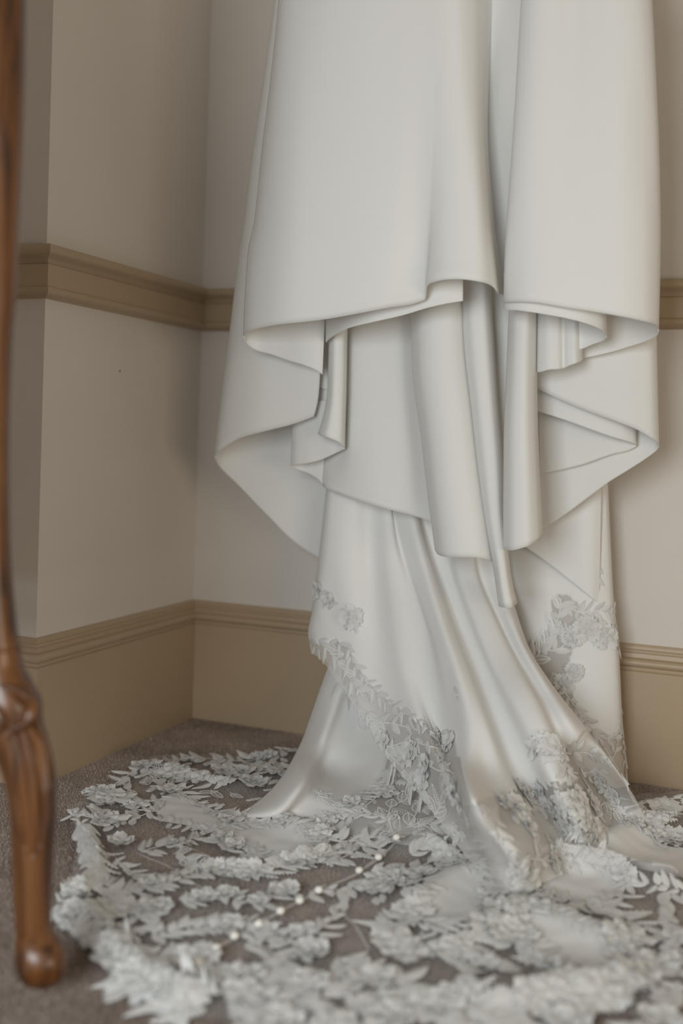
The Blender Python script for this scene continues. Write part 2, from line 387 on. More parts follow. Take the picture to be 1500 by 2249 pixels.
# --- K: narrow rolled fold and its returns
L = [(724,660),(723,744),(719,862),(711,913),(699,952)]
R = [(764,660),(762,744),(760,862),(758,930),(757,984)]
panel('pleat', between(L, R, [(0,.268,0),(.1,.288,2),(.4,.302,-3),(.75,.295,-6),(.93,.28,-3),(1,.26,0)]), nu=7)
panel('hem_return', drop([(757,986,.258),(742,993,.248),(725,1001,.244),(707,1009,.24),(670,1018,.236),(648,1021,.23),(639,1023,.222)],
      [880]*7, [758,745,727,711,675,653,645]), nu=6)
panel('hem_return', drop([(639,1024,.22),(655,1031,.205),(685,1044,.203),(703,1057,.205),(710,1067,.205)], 900, [645,660,690,708,716]), nu=6)
panel('side_fold', drop([(660,838,.238),(690,846,.238),(702,851,.238),(720,857,.235),(770,860,.23)], 690), nu=6)
panel('side_fold', drop([(650,905,.226),(690,905,.230),(722,905,.230),(756,905,.226)], 690), nu=5)
# --- B: left outer fold, C: inside of the back
B = [
 [(610,-120,.205),(602,0,.205),(590,96,.205),(572,224,.205),(551,363,.205),(537,480,.205),(525,560,.205),(505,726,.205),(487,862,.205),(475,965,.205),(471,1002,.205)],
 [(614,-120,.225),(606,0,.225),(594,96,.225),(576,224,.225),(556,363,.225),(543,480,.225),(532,560,.225),(513,726,.225),(495,862,.225),(482,962,.225),(478,994,.225)],
 [(640,-120,.245),(632,0,.245),(620,96,.245),(602,224,.245),(582,363,.245),(569,480,.245),(558,560,.245),(545,726,.245),(535,862,.245),(528,925,.245),(523,964,.245)],
 [(670,-120,.257),(662,0,.257),(650,96,.257),(632,224,.257),(617,363,.257),(607,480,.257),(600,560,.257),(595,726,.257),(588,840,.257),(582,905,.257),(578,948,.257)],
 [(700,-120,.262),(692,0,.262),(682,96,.262),(670,224,.262),(662,363,.262),(660,480,.262),(660,560,.262),(660,726,.262),(656,840,.262),(652,895,.262),(648,930,.262)],
 [(725,-120,.262),(720,0,.262),(712,96,.262),(705,224,.262),(700,363,.262),(700,480,.262),(702,560,.262),(706,726,.262),(703,820,.262),(698,880,.262),(689,915,.262)]]
panel('side_fold', B, nv=64, nu=7)
panel('hem_return', drop([(471,1004,.203),(478,1018,.18),(487,1030,.165),(523,1065,.145),(560,1104,.135),(597,1142,.13),(633,1179,.125),(670,1208,.12),(699,1226,.118),(740,1250,.115)],
      [880]*10, [500,505,512,535,565,600,636,672,700,740]), nu=6)

# ---------------------------------------------------------------- lower back panels and train
def split(name, g, poly_crepe, label=None, holes=(), mat_c=None, mat_t=None, tulle_name='tulle'):
    """crepe inside the given polygons (photo pixels at build time), sheer tulle elsewhere"""
    vs, fs, uv = grid_mesh(g); pxs = [to_px(v) for v in vs]
    groups = [[] for _ in poly_crepe]; ft = []
    for f in fs:
        x = sum(pxs[i][0] for i in f)/4; y = sum(pxs[i][1] for i in f)/4
        k = next((k for k, p in enumerate(poly_crepe) if in_poly(x, y, p)), None)
        if k is not None and any(in_poly(x, y, h) for h in holes): k = None
        (ft if k is None else groups[k]).append(f)
    res = []
    for nm, ff, mm in [(name, q, mat_c or M_TRAIN) for q in groups] + [(tulle_name, ft, mat_t or M_TULLE2)]:
        if not ff: continue
        used = sorted({i for f in ff for i in f}); mp = {a: k for k, a in enumerate(used)}
        o = mesh_obj(nm, [vs[i] for i in used], [tuple(mp[i] for i in f) for f in ff], mm, dress, True, uv[used])
        if mm is M_TRAIN: solid(o, .0012)
        res.append(o)
    return res
def CZ(pts):     # (px, py, 'w'|'z', value)
    return np.array([Pw(x, y, v) if k == 'w' else Pz(x, y, v) for x, y, k, v in pts])
w_, z_ = 'w', 'z'
S = [
 [(722,1030,w_,.165),(700,1228,w_,.175),(687,1333,w_,.19),(677,1385,w_,.20),(679,1408,w_,.205),(683,1432,w_,.21)],
 [(726,1030,w_,.18),(706,1228,w_,.19),(694,1333,w_,.205),(686,1385,w_,.215),(690,1415,w_,.22),(702,1446,w_,.225)],
 [(745,1040,w_,.19),(735,1228,w_,.205),(730,1333,w_,.22),(728,1390,w_,.235),(736,1440,w_,.25),(748,1506,w_,.265)],
 [(778,1050,w_,.192),(772,1228,w_,.207),(772,1340,w_,.235),(775,1420,w_,.255),(785,1520,w_,.285),(794,1572,w_,.30)],
 [(808,1060,w_,.178),(812,1228,w_,.188),(820,1340,w_,.225),(828,1430,w_,.26),(842,1580,w_,.315),(850,1662,w_,.35)],
 [(845,1080,w_,.19),(852,1228,w_,.205),(866,1350,w_,.25),(882,1470,w_,.30),(902,1600,w_,.36),(918,1742,w_,.425)],
 [(859,1095,w_,.178),(885,1217,w_,.186),(922,1330,w_,.235),(948,1430,w_,.29),(978,1640,w_,.40),(1010,1750,z_,.12),(1050,1860,z_,.05),(1085,1950,z_,.010)],
 [(872,1095,w_,.188),(905,1230,w_,.203),(938,1340,w_,.26),(968,1440,w_,.322),(1012,1640,w_,.44),(1045,1760,z_,.15),(1085,1870,z_,.075),(1130,1965,z_,.012)],
 [(890,1095,w_,.195),(925,1230,w_,.216),(958,1340,w_,.275),(990,1440,w_,.34),(1035,1600,w_,.435),(1075,1710,w_,.50),(1120,1840,z_,.10),(1165,1950,z_,.016)],
 [(905,1095,w_,.188),(942,1230,w_,.203),(980,1350,w_,.265),(1012,1440,w_,.325),(1062,1580,w_,.415),(1115,1710,w_,.48),(1165,1820,z_,.085),(1215,1930,z_,.014)],
 [(918,1100,w_,.165),(955,1230,w_,.165),(998,1350,w_,.22),(1030,1440,w_,.275),(1085,1580,w_,.365),(1140,1710,w_,.43),(1195,1820,z_,.05),(1240,1915,z_,.010)],
 [(975,1180,w_,.165),(986,1250,w_,.17),(1022,1350,w_,.225),(1062,1450,w_,.285),(1115,1570,w_,.365),(1165,1680,w_,.42),(1225,1800,z_,.055),(1270,1890,z_,.010)],
 [(1000,1180,w_,.185),(1008,1250,w_,.195),(1042,1350,w_,.25),(1082,1450,w_,.314),(1135,1550,w_,.395),(1185,1650,w_,.445),(1255,1780,z_,.085),(1305,1880,z_,.012)],
 [(1030,1180,w_,.185),(1040,1260,w_,.194),(1075,1350,w_,.245),(1115,1440,w_,.303),(1165,1530,w_,.38),(1215,1630,w_,.43),(1285,1755,z_,.085),(1335,1860,z_,.012)],
 [(1050,1180,w_,.165),(1060,1260,w_,.168),(1092,1345,w_,.215),(1132,1430,w_,.265),(1185,1520,w_,.325),(1240,1620,w_,.375),(1310,1730,z_,.06),(1365,1845,z_,.010)],
 [(1072,1180,w_,.17),(1084,1260,w_,.178),(1110,1340,w_,.225),(1145,1420,w_,.275),(1198,1510,w_,.33),(1258,1605,w_,.38),(1330,1715,z_,.075),(1390,1830,z_,.012)],
 [(1095,1180,w_,.165),(1112,1280,w_,.175),(1130,1345,w_,.205),(1160,1425,w_,.24),(1215,1510,w_,.29),(1282,1595,w_,.33),(1360,1700,w_,.36),(1425,1810,z_,.02)],
 [(1098,1180,w_,.145),(1116,1280,w_,.155),(1134,1345,w_,.18),(1164,1428,w_,.215),(1219,1513,w_,.262),(1286,1598,w_,.30),(1364,1703,w_,.33),(1429,1812,z_,.005)],
]
S_crepe = [[(600,1000),(679,1330),(660,1400),(682,1411),(700,1413),(740,1409),(763,1421),(777,1452),(800,1494),(837,1531),(883,1562),(937,1597),(992,1614),(1002,1650),
            (1040,1766),(1110,1748),(1142,1726),(1180,1745),(1215,1715),(1250,1725),(1262,1690),(1215,1640),(1250,1640),(1300,1600),(1290,1560),(1150,1300),(1100,1000)]]
Sc = [CZ(c) for c in S]
g = loft(Sc, 84, 6)
S_objs = split('train', g, S_crepe)
train = S_objs[0]
# left lower fold Q
Q = [
 [(738,1425,w_,.17),(722,1460,w_,.18),(700,1520,w_,.195),(678,1583,w_,.215),(660,1633,w_,.235),(630,1690,z_,.035),(590,1740,z_,.02),(540,1778,z_,.012),(505,1788,z_,.006)],
 [(745,1425,w_,.19),(732,1470,w_,.20),(712,1530,w_,.22),(690,1595,w_,.25),(672,1645,w_,.28),(645,1700,z_,.055),(605,1752,z_,.035),(560,1788,z_,.02),(528,1794,z_,.008)],
 [(760,1425,w_,.198),(752,1480,w_,.215),(735,1540,w_,.24),(712,1605,w_,.28),(692,1660,w_,.32),(665,1715,z_,.062),(630,1765,z_,.04),(600,1792,z_,.022),(575,1797,z_,.008)],
 [(785,1425,w_,.185),(778,1490,w_,.20),(758,1560,w_,.225),(735,1630,w_,.27),(712,1690,w_,.31),(690,1735,z_,.035),(660,1775,z_,.022),(640,1790,z_,.014),(625,1796,z_,.007)],
 [(815,1425,w_,.17),(808,1500,w_,.185),(790,1580,w_,.22),(768,1650,w_,.27),(745,1705,w_,.32),(722,1748,z_,.03),(695,1780,z_,.02),(670,1800,z_,.012),(655,1806,z_,.006)],
 [(860,1425,w_,.17),(860,1510,w_,.19),(850,1600,w_,.24),(832,1680,w_,.31),(808,1730,w_,.37),(785,1765,z_,.03),(760,1795,z_,.02),(735,1815,z_,.012),(720,1822,z_,.006)],
 [(920,1425,w_,.17),(930,1510,w_,.195),(930,1600,w_,.25),(920,1700,w_,.33),(900,1760,w_,.40),(880,1800,z_,.025),(860,1825,z_,.015),(840,1840,z_,.009),(830,1846,z_,.005)],
 [(990,1425,w_,.17),(1005,1510,w_,.20),(1010,1600,w_,.26),(1008,1700,w_,.34),(1000,1770,w_,.41),(995,1810,z_,.025),(985,1840,z_,.014),(978,1860,z_,.008),(975,1866,z_,.005)],
 [(1050,1425,w_,.17),(1070,1510,w_,.20),(1085,1600,w_,.26),(1095,1700,w_,.34),(1095,1770,w_,.41),(1095,1810,z_,.025),(1092,1840,z_,.014),(1090,1860,z_,.008),(1090,1866,z_,.005)],
]
Q_crepe = [[(600,1400),(560,1690),(480,1800),(640,1815),(690,1812),(740,1803),(790,1776),(832,1738),(852,1690),(858,1650),(835,1620),(850,1590),(900,1560),(900,1400)],
           [(1020,1560),(1020,1760),(1060,1900),(1120,1900),(1100,1700)]]
g = loft([CZ(c) for c in Q], 70, 6)
Q_objs = split('train_fold', g, Q_crepe)
# right back panel T with flap
T = [
 [(1085,1150,w_,.10),(1095,1300,w_,.11),(1120,1420,w_,.12),(1170,1540,w_,.14),(1240,1640,w_,.17),(1300,1720,w_,.18)],
 [(1150,1150,w_,.115),(1158,1300,w_,.13),(1180,1420,w_,.14),(1220,1540,w_,.155),(1270,1640,w_,.175),(1320,1725,w_,.18)],
 [(1220,1120,w_,.12),(1230,1300,w_,.13),(1245,1420,w_,.14),(1270,1540,w_,.15),(1305,1640,w_,.16),(1342,1730,w_,.16)],
 [(1290,1080,w_,.115),(1300,1300,w_,.125),(1310,1420,w_,.13),(1325,1540,w_,.135),(1342,1640,w_,.135),(1362,1730,w_,.13)],
 [(1327,1050,w_,.10),(1338,1300,w_,.105),(1350,1420,w_,.11),(1358,1540,w_,.11),(1364,1640,w_,.105),(1374,1728,w_,.09)],
 [(1334,1050,w_,.08),(1346,1300,w_,.085),(1358,1420,w_,.085),(1364,1540,w_,.085),(1368,1620,w_,.08),(1377,1728,w_,.065)],
]
T_holes = [[(1214,1312),(1245,1304),(1268,1330),(1280,1345),(1262,1362),(1268,1395),(1255,1430),(1245,1470),(1250,1500),(1265,1560),(1235,1555),(1195,1490),(1168,1452),(1166,1425),(1190,1395),(1212,1375)],
           [(1290,1612),(1320,1606),(1340,1622),(1352,1612),(1370,1605),(1390,1740),(1200,1740)]]
g = loft([CZ(c) for c in T], 100, 10)
T_objs = split('back_panel', g, [[(1000,1000),(1500,1000),(1500,1800),(1000,1800)]], holes=T_holes, mat_t=M_TULLE2)
panel('side_fold', drop([(1120,1180,.136),(1160,1206,.138),(1200,1234,.138),(1260,1282,.135),(1300,1314,.130),(1317,1327,.118)],
      1030, [1120,1160,1205,1262,1303,1322]), nu=6, mat=M_TRAIN)

# floor part of the train: a sheet of tulle with humps, crepe patches laid in it
T_out = [(700,1640),(600,1655),(540,1668),(450,1660),(340,1664),(290,1690),(215,1735),(150,1782),(165,1830),(172,1890),(140,1960),(118,2010),(150,2045),(205,2090),(215,2110),
         (262,2170),(330,2205),(440,2235),(520,2260),(640,2330),(1000,2340),(1280,2300),(1300,2228),(1340,2205),(1385,2235),(1400,2320),(1760,2330),(1800,1900),(1640,1765),(1500,1742),(1400,1752),(1300,1760),(1000,1700)]
G_out = [tuple(Pz(x, y, .004)[:2]) for x, y in T_out]
def G(pts): return np.array([Pz(x, y, 0)[:2] for x, y in pts])
RIDGES = [(G([(1150,1935),(1210,1905),(1330,1920),(1400,1945),(1470,1960)]), .030, .022),
          (G([(1390,1800),(1440,1785),(1500,1780),(1580,1785)]), .016, .022),
          (G([(1340,1870),(1400,1830),(1500,1830)]), .022, .03),
          (G([(399,1880),(455,1912),(567,1915),(660,1893),(707,1877)]), .010, .012),
          (G([(180,1790),(190,1850),(205,1920),(170,1970)]), .016, .018),
          (G([(170,2010),(230,2070),(290,2140),(420,2200)]), .012, .022),
          (G([(920,1990),(1000,1940),(1060,1925)]), .014, .03),
          (G([(1030,2060),(1150,2010),(1300,2060)]), .014, .04),
          (G([(560,1800),(700,1840),(830,1840)]), .012, .03),
          (G([(880,1880),(930,1860),(975,1885)]), .018, .015),
          (G([(1100,2190),(1250,2180),(1350,2160)]), .014, .03),
          (G([(350,1700),(430,1720),(520,1740)]), .012, .02)]
def seg_d(p, pl):
    a, b_ = pl[:-1], pl[1:]; ab = b_-a
    t = np.clip(((p-a)*ab).sum(1)/np.maximum(1e-9, (ab*ab).sum(1)), 0, 1)
    return np.sqrt((((a+ab*t[:, None])-p)**2).sum(1).min())
from mathutils import noise as mnoise
def Hf(x, y):
    h = .0065 + .0035*(mnoise.noise((x*13, y*13, 3.1))+.4) + .0018*mnoise.noise((x*37, y*37, 8.))
    p = np.array([x, y])
    for pl, hh, ww in RIDGES:
        h += hh*math.exp(-(seg_d(p, pl)/ww)**2)
    return max(.006, h)
st = .006
xs = [p[0] for p in G_out]; ys = [p[1] for p in G_out]
x0, y0 = min(xs), min(ys); nx = int((max(xs)-x0)/st)+2; ny = int((max(ys)-y0)/st)+2
hz = {}
def vert(i, j):
    k = (i, j)
    if k not in hz: hz[k] = (x0+i*st, y0+j*st, Hf(x0+i*st, y0+j*st))
    return hz[k]
F_crepe = [[(335,1760),(395,1735),(440,1770),(520,1792),(600,1812),(640,1795),(700,1800),(720,1830),(690,1868),(640,1880),(560,1882),(520,1858),(480,1830),(400,1812),(350,1800)],
           [(925,1935),(960,1890),(1000,1900),(1060,1915),(1066,1960),(1062,2000),(1040,2035),(990,2050),(940,2045),(925,2000),(935,1970)],
           [(1160,2000),(1200,1990),(1260,2020),(1320,2045),(1340,2075),(1345,2110),(1320,2150),(1260,2140),(1190,2110),(1150,2080),(1145,2030)],
           [(1150,1900),(1190,1880),(1310,1900),(1380,1930),(1340,1985),(1280,1985),(1200,1960)],
           [(1045,1790),(1080,1770),(1180,1780),(1260,1860),(1240,1878),(1185,1876),(1148,1896),(1150,1935),(1120,1960),(1075,1930)],
          [(1310,1830),(1350,1805),(1420,1815),(1440,1850),(1480,1860),(1560,1860),(1560,1960),(1470,1950),(1400,1935),(1330,1910),(1310,1870)]]
F_sep = [[tuple(Pz(x, y, .008)[:2]) for x, y in p] for p in F_crepe]
fcs, fts = [[] for _ in F_sep], []
for i in range(nx):
    for j in range(ny):
        cx, cy_ = x0+(i+.5)*st, y0+(j+.5)*st
        if not in_poly(cx, cy_, G_out): continue
        f = [(i, j), (i+1, j), (i+1, j+1), (i, j+1)]
        k = next((k for k, p in enumerate(F_sep) if in_poly(cx, cy_, p)), None)
        (fts if k is None else fcs[k]).append(f)
def cells(name, ff, mat, parent=dress):
    ids = {}; vs = []
    fs = []
    for f in ff:
        q = []
        for k in f:
            if k not in ids: ids[k] = len(vs); vs.append(vert(*k))
            q.append(ids[k])
        fs.append(tuple(q))
    return mesh_obj(name, vs, fs, mat, parent)
ft_o = cells('tulle', fts, M_TULLE)
fc_os = [cells('crepe_inset', q, M_TRAIN) for q in fcs if q]

# ---------------------------------------------------------------- embroidered lace
bpy.context.view_layer.update()
def bvh_of(objs):
    vs, fs = [], []
    for o in objs:
        n = len(vs); vs += [tuple(v.co) for v in o.data.vertices]; fs += [tuple(n+i for i in p.vertices) for p in o.data.polygons]
    return BVHTree.FromPolygons(vs, fs)
BV_ALL = bvh_of(S_objs + Q_objs + T_objs + [ft_o] + fc_os)
BV_F = bvh_of([ft_o] + fc_os); BV_S = bvh_of(S_objs); BV_Q = bvh_of(Q_objs); BV_T = bvh_of(T_objs)
CAMV = Vector(CAM)
def hit(bv, px, py):
    d = Vector(ray(px, py)).normalized()
    p, n, _, _ = bv.ray_cast(CAMV, d)
    if p is None: return None
    if n.dot(d) > 0: n = -n
    return p, n
class Piece:
    def __init__(s): s.v, s.f, s.uv = [], [], []
pieces = {'lace_leaf': [], 'lace_flower': [], 'lace_bud': [], 'lace_stem': []}
def frame(bv, px, py, ang):
    h = hit(bv, px, py)
    if h is None: return None
    p, n = h
    h2 = hit(bv, px+7*math.cos(ang), py+7*math.sin(ang))
    v = None
    if h2 is not None and (h2[0]-p).length < .03: v = h2[0]-p
    if v is None or v.length < 1e-6:
        v = Vector(RGT)*math.cos(ang) - Vector(UPV)*math.sin(ang)
    t = v - n*v.dot(n)
    if t.length < 1e-6: return None
    t.normalize(); s = n.cross(t)
    return p, n, t, s
def conform(bv, fr, pts, off, curl):
    """pts: (a, b, h) in metres on the tangent plane -> on the cloth"""
    p, n, t, s = fr; out = []
    for a, b_, h in pts:
        q = p + t*a + s*b_
        if bv is BV_F:
            r = bv.ray_cast(q + n*.025, -n, .05)
            base, m_ = (r[0], n) if r[0] is not None else (q, n)
        else:
            r = bv.find_nearest(q, .03)
            base, m_ = (r[0], r[1] if r[1].dot(n) > 0 else -r[1]) if r[0] is not None else (q, n)
        out.append(tuple(base + m_*(off + h)))
    return out
def ring_leaf(L, Wd, kind, rows, curl):
    """leaf outline lofted on a midrib: list of (a,b,h), faces, uv"""
    pts, fs, uv = [], [], []
    bend = random.uniform(-.25, .25)
    for i in range(rows+1):
        s = i/rows; wv = math.sin(math.pi*min(1, s**.8))**.85 if 0 < s < 1 else 0
        if kind == 'feather': wv = (math.sin(math.pi*s**.75)**.7 if 0 < s < 1 else 0) * (1 if i % 2 == 0 else .34)
        hw = Wd*.5*wv + .0004
        a = L*s; c0 = bend*L*(s*s); sk = (.10*L if kind == 'feather' and i % 2 == 0 else 0.)
        crl = curl*s*s
        for u in (-1, -.5, 0, .5, 1):
            pts.append((a + sk*abs(u), c0 + hw*u, crl + .0009*(1-abs(u))*(1 if 0 < s < 1 else 0) - .0006*(abs(u) == 1)))
            uv.append((u*.5+.5, s - .28*abs(u)))
    for i in range(rows):
        for k in range(4):
            a = i*5+k; fs.append((a, a+1, a+6, a+5))
    return pts, fs, uv
def open_leaf(L, Wd, curl):
    """outline, midrib and slanting ribs as narrow ribbons with sheer gaps"""
    pts, fs, uv = [], [], []
    def rib(line, hw):
        b0 = len(pts)
        for i, (a, b_) in enumerate(line):
            j0, j1 = max(0, i-1), min(len(line)-1, i+1)
            dx, dy = line[j1][0]-line[j0][0], line[j1][1]-line[j0][1]; l = math.hypot(dx, dy) or 1
            for sg in (-1, 1):
                pts.append((a - dy/l*hw*sg, b_ + dx/l*hw*sg, curl*(a/L)**2)); uv.append((sg*.5+.5, i*.12))
        for i in range(len(line)-1):
            k = b0+2*i; fs.append((k, k+1, k+3, k+2))
    wf = lambda s: Wd*.5*math.sin(math.pi*min(1, max(0, s))**.8)**.8
    for sg in (-1, 1): rib([(L*i/9, sg*wf(i/9)) for i in range(10)], .0011)
    rib([(-.12*L, 0), (L*.5, 0), (L, 0)], .0010)
    for i in range(1, 8):
        s = i/9; s2 = min(.97, s+.16)
        for sg in (-1, 1): rib([(L*s, 0), (L*s2, sg*wf(s2))], .00065)
    return pts, fs, uv
def flower_pts(Rr, npet, curl):
    """two rings of notched petals round a knotted centre"""
    pts, fs, uv = [], [], []
    a0 = random.uniform(0, 6.28)
    for ring, (rad0, hgt0, np_) in enumerate(((1.0, 0.0, npet), (.56, .0022, max(4, npet-1)))):
        for k in range(np_):
            an = a0 + ring*.5 + k*2*math.pi/np_ + random.uniform(-.15, .15); ca, sa = math.cos(an), math.sin(an)
            rr = Rr*rad0*random.uniform(.78, 1.15); wd = rr*1.0*math.sin(math.pi/np_)*random.uniform(.75, 1.0)
            rows = 5; b0 = len(pts)
            for i in range(rows+1):
                s = i/rows; hw = wd*(.2+.8*math.sin(min(1, s*1.15)*math.pi*.62))*(1 if i < rows else .72)
                for u in (-1, -.5, 0, .5, 1):
                    r_ = rr*(.1+.9*s)
                    if i == rows: r_ += rr*(-.16*(u == 0) + .04*(abs(u) == .5) - .12*(abs(u) == 1))
                    b_ = hw*u
                    pts.append((r_*ca - b_*sa, r_*sa + b_*ca, hgt0 + curl*s*s*rad0 + .0010*(k % 2) + .0012*(1-abs(u)) - .0012*(abs(u) == 1)))
                    uv.append((u*.5+.5, s*1.2 - .3*abs(u)))
            for i in range(rows):
                for q in range(4):
                    a = b0+i*5+q; fs.append((a, a+1, a+6, a+5))
    b0 = len(pts); pts.append((0, 0, .0055)); uv.append((.5, .5))
    for i in range(8):
        an = i*math.pi/4; pts.append((Rr*.16*math.cos(an), Rr*.16*math.sin(an), .0035)); uv.append((.5+.5*math.cos(an), .5+.5*math.sin(an)))
    for i in range(8): fs.append((b0, b0+1+i, b0+1+(i+1) % 8))
    return pts, fs, uv
def add(kind, bv, px, py, ang, gen, off=.0022):
    fr = frame(bv, px, py, ang)
    if fr is None: return
    pts, fs, uv = gen
    pieces[kind].append((conform(bv, fr, pts, off, 0), fs, uv, (px, py)))
JIT = 0.0
def leaf(bv, px, py, ang, L=.03, Wd=None, kind='leaf', off=None, curl=None):
    Wd = Wd or L*random.uniform(.30, .42)
    curl = random.uniform(.0, .0022) if curl is None else curl
    off = random.uniform(.0010, .0026) if off is None else off
    if kind == 'open': g_ = open_leaf(L, Wd*1.15, curl*.5)
    else: g_ = ring_leaf(L, Wd*(1.25 if kind == 'feather' else 1), kind, 13 if kind == 'feather' else 7, curl)
    add('lace_leaf', bv, px, py, ang, g_, off)
def flower(bv, px, py, Rr=.022, n=None, off=.003):
    add('lace_flower', bv, px, py, random.uniform(0, 6), flower_pts(Rr, n or random.choice((5, 5, 6)), random.uniform(.001, .006)), off)
def bud(bv, px, py, ang, L=.018):
    pts, fs, uv = ring_leaf(L, L*.62, 'leaf', 6, .002)
    add('lace_bud', bv, px, py, ang, (pts, fs, uv), .003)
def stem(bv, pl, hw=.0012, off=.002):
    q = crm(pl, max(6, int(sum(math.dist(a, b_) for a, b_ in zip(pl[:-1], pl[1:]))/9)))
    P3 = []; 
    for x, y in q:
        h = hit(bv, x, y)
        if h is not None: P3.append((h[0] + h[1]*off, h[1]))
    run = [[]]
    for k, a in enumerate(P3):
        if run[-1] and (a[0]-run[-1][-1][0]).length > .045: run.append([])
        run[-1].append(a)
    for r in run:
        if len(r) < 3: continue
        vs, fs, uv = [], [], []
        for i, (p, n) in enumerate(r):
            d = (r[min(i+1, len(r)-1)][0] - r[max(i-1, 0)][0]); s = n.cross(d)
            if s.length < 1e-9: s = Vector((1, 0, 0))
            s.normalize()
            for u, hh in ((-1, 0), (0, .0007), (1, 0)):
                vs.append(tuple(p + s*hw*u + n*hh)); uv.append((u*.5+.5, i*.3))
        for i in range(len(r)-1):
            for k in range(2):
                a = i*3+k; fs.append((a, a+1, a+4, a+3))
        pieces['lace_stem'].append((vs, fs, uv, tuple(pl[0])))
def vine(bv, pl, sp=16, L=(.024, .034), kinds=('leaf',), spread=.8, flowers=0., buds=0., width=0, Rr=(.016, .024), draw_stem=True, both=True):
    """a spray of lace: stem along pl (photo pixels) with leaves to both sides"""
    if draw_stem: stem(bv, pl)
    sp *= 1.32; L = (L[0]*1.22, L[1]*1.22)
    n = max(2, int(sum(math.dist(a, b_) for a, b_ in zip(pl[:-1], pl[1:]))/sp))
    q = crm(pl, n+1)
    for i in range(n):
        x, y = q[i]; d = q[i+1]-q[i]; an = math.atan2(d[1], d[0])
        for sg in ((-1, 1) if both else (random.choice((-1, 1)),)):
            jx, jy = random.uniform(-width, width), random.uniform(-width, width)*.6
            r = random.random()
            if r < flowers: flower(bv, x+jx, y+jy, random.uniform(*Rr))
            elif r < flowers+buds: bud(bv, x+jx, y+jy, an+sg*random.uniform(.4, 1.2), random.uniform(.014, .02))
            else: leaf(bv, x+jx, y+jy, an + sg*random.uniform(spread*.45, spread*1.15), random.uniform(*L), kind=random.choice(kinds))
LF = ('leaf', 'leaf', 'feather'); LO = ('open', 'leaf', 'open'); LA = ('leaf', 'feather', 'open')
# lace edge on the middle panel
vine(BV_ALL, [(684,1410),(700,1412),(745,1412),(768,1432),(780,1462),(805,1500),(840,1535),(885,1566),(940,1600),(990,1618)], 15, (.016,.026), LF, .9, .0, .05, 4, draw_stem=False)
vine(BV_ALL, [(715,1418),(742,1450),(762,1478),(778,1500),(800,1530)], 17, (.022,.03), ('leaf','open'), .8, 0, .05)
vine(BV_ALL, [(742,1500),(762,1530),(795,1560),(830,1585),(868,1590),(920,1604)], 22, (.022,.03), ('leaf','feather'), .8, .0, .15)
vine(BV_ALL, [(790,1570),(830,1600),(850,1640),(900,1628),(945,1640),(985,1655)], 19, (.024,.032), LA, .8, .06, .15)
for x, y, a in ((693,1418,1.9),(700,1425,1.6),(710,1420,1.2)): leaf(BV_ALL, x, y, a, .024)
# centre cluster above the floor
vine(BV_ALL, [(850,1650),(880,1680),(905,1712),(925,1740),(935,1790)], 17, (.026,.038), LF, .9, .12, .05, 6)
vine(BV_ALL, [(960,1610),(968,1660),(985,1720),(1015,1770),(1035,1810)], 17, (.026,.036), LA, .8, .14, .05, 6)
vine(BV_ALL, [(870,1640),(920,1660),(960,1690),(1000,1700)], 19, (.026,.036), LF, .9, .18, .05, 8)
vine(BV_ALL, [(845,1690),(862,1720),(870,1740)], 16, (.028,.036), ('feather',), .9)
vine(BV_ALL, [(958,1790),(968,1770),(972,1745),(990,1725)], 16, (.028,.036), LO, .8)
vine(BV_ALL, [(862,1830),(855,1800),(858,1775),(890,1760),(905,1748)], 19, (.03,.04), ('open',), .8)
vine(BV_ALL, [(905,1830),(925,1812),(960,1815),(1005,1825),(1020,1850)], 15, (.024,.032), ('open','leaf'), .7)
vine(BV_ALL, [(850,1802),(820,1790),(790,1785),(762,1790)], 12, (.014,.022), ('leaf',), .6)
vine(BV_ALL, [(900,1815),(920,1780),(938,1762)], 17, (.03,.036), ('open',), .7)
vine(BV_ALL, [(740,1770),(715,1750),(690,1735)], 9, (.010,.016), ('leaf',), .6)
vine(BV_ALL, [(866,1690),(838,1740),(795,1778),(745,1802),(690,1810)], 15, (.02,.03), LF, .9, .05, .05, 4)
vine(BV_ALL, [(690,1735),(720,1765),(770,1770),(820,1730)], 22, (.02,.03), ('leaf','open'), .8, .1, .1, 10)
for x, y in ((905,1655),(985,1640),(935,1700),(1000,1740),(848,1745)): flower(BV_ALL, x, y, .024)
# lace on the right back panel
vine(BV_T, [(1172,1450),(1195,1420),(1215,1385),(1228,1350),(1232,1315)], 15, (.022,.032), ('leaf','open'), .8, 0, .1)
vine(BV_T, [(1190,1425),(1225,1428),(1250,1400),(1262,1370)], 16, (.02,.03), LF, .8, .0, .1)
vine(BV_T, [(1245,1330),(1275,1345),(1320,1340),(1350,1345)], 14, (.016,.026), LF, .8, .1, .1, 6)
for x, y, r in ((1290,1378,.028),(1330,1395,.026),(1262,1400,.02),(1240,1500,.018),(1262,1475,.018)): flower(BV_T, x, y, r, 6)
vine(BV_T, [(1345,1335),(1355,1400),(1362,1450)], 18, (.012,.018), LF, .7, 0, 0)
vine(BV_T, [(1215,1480),(1240,1520),(1268,1560),(1300,1600)], 14, (.014,.022), LF, .8, .2, .1, 5, (.01,.016))
vine(BV_T, [(1362,1560),(1366,1610),(1370,1660),(1374,1715)], 16, (.014,.022), LF, .6, .0, .1)
vine(BV_T, [(1300,1604),(1330,1622),(1350,1620),(1365,1610)], 12, (.016,.024), LF, .8, .1, .1)
vine(BV_ALL, [(1320,1660),(1335,1680),(1350,1650),(1356,1625)], 16, (.018,.026), ('leaf',), .8, .0, .1)
vine(BV_ALL, [(1305,1610),(1320,1630),(1340,1665),(1365,1705),(1395,1760)], 40, (.012,.02), ('leaf',), .5)
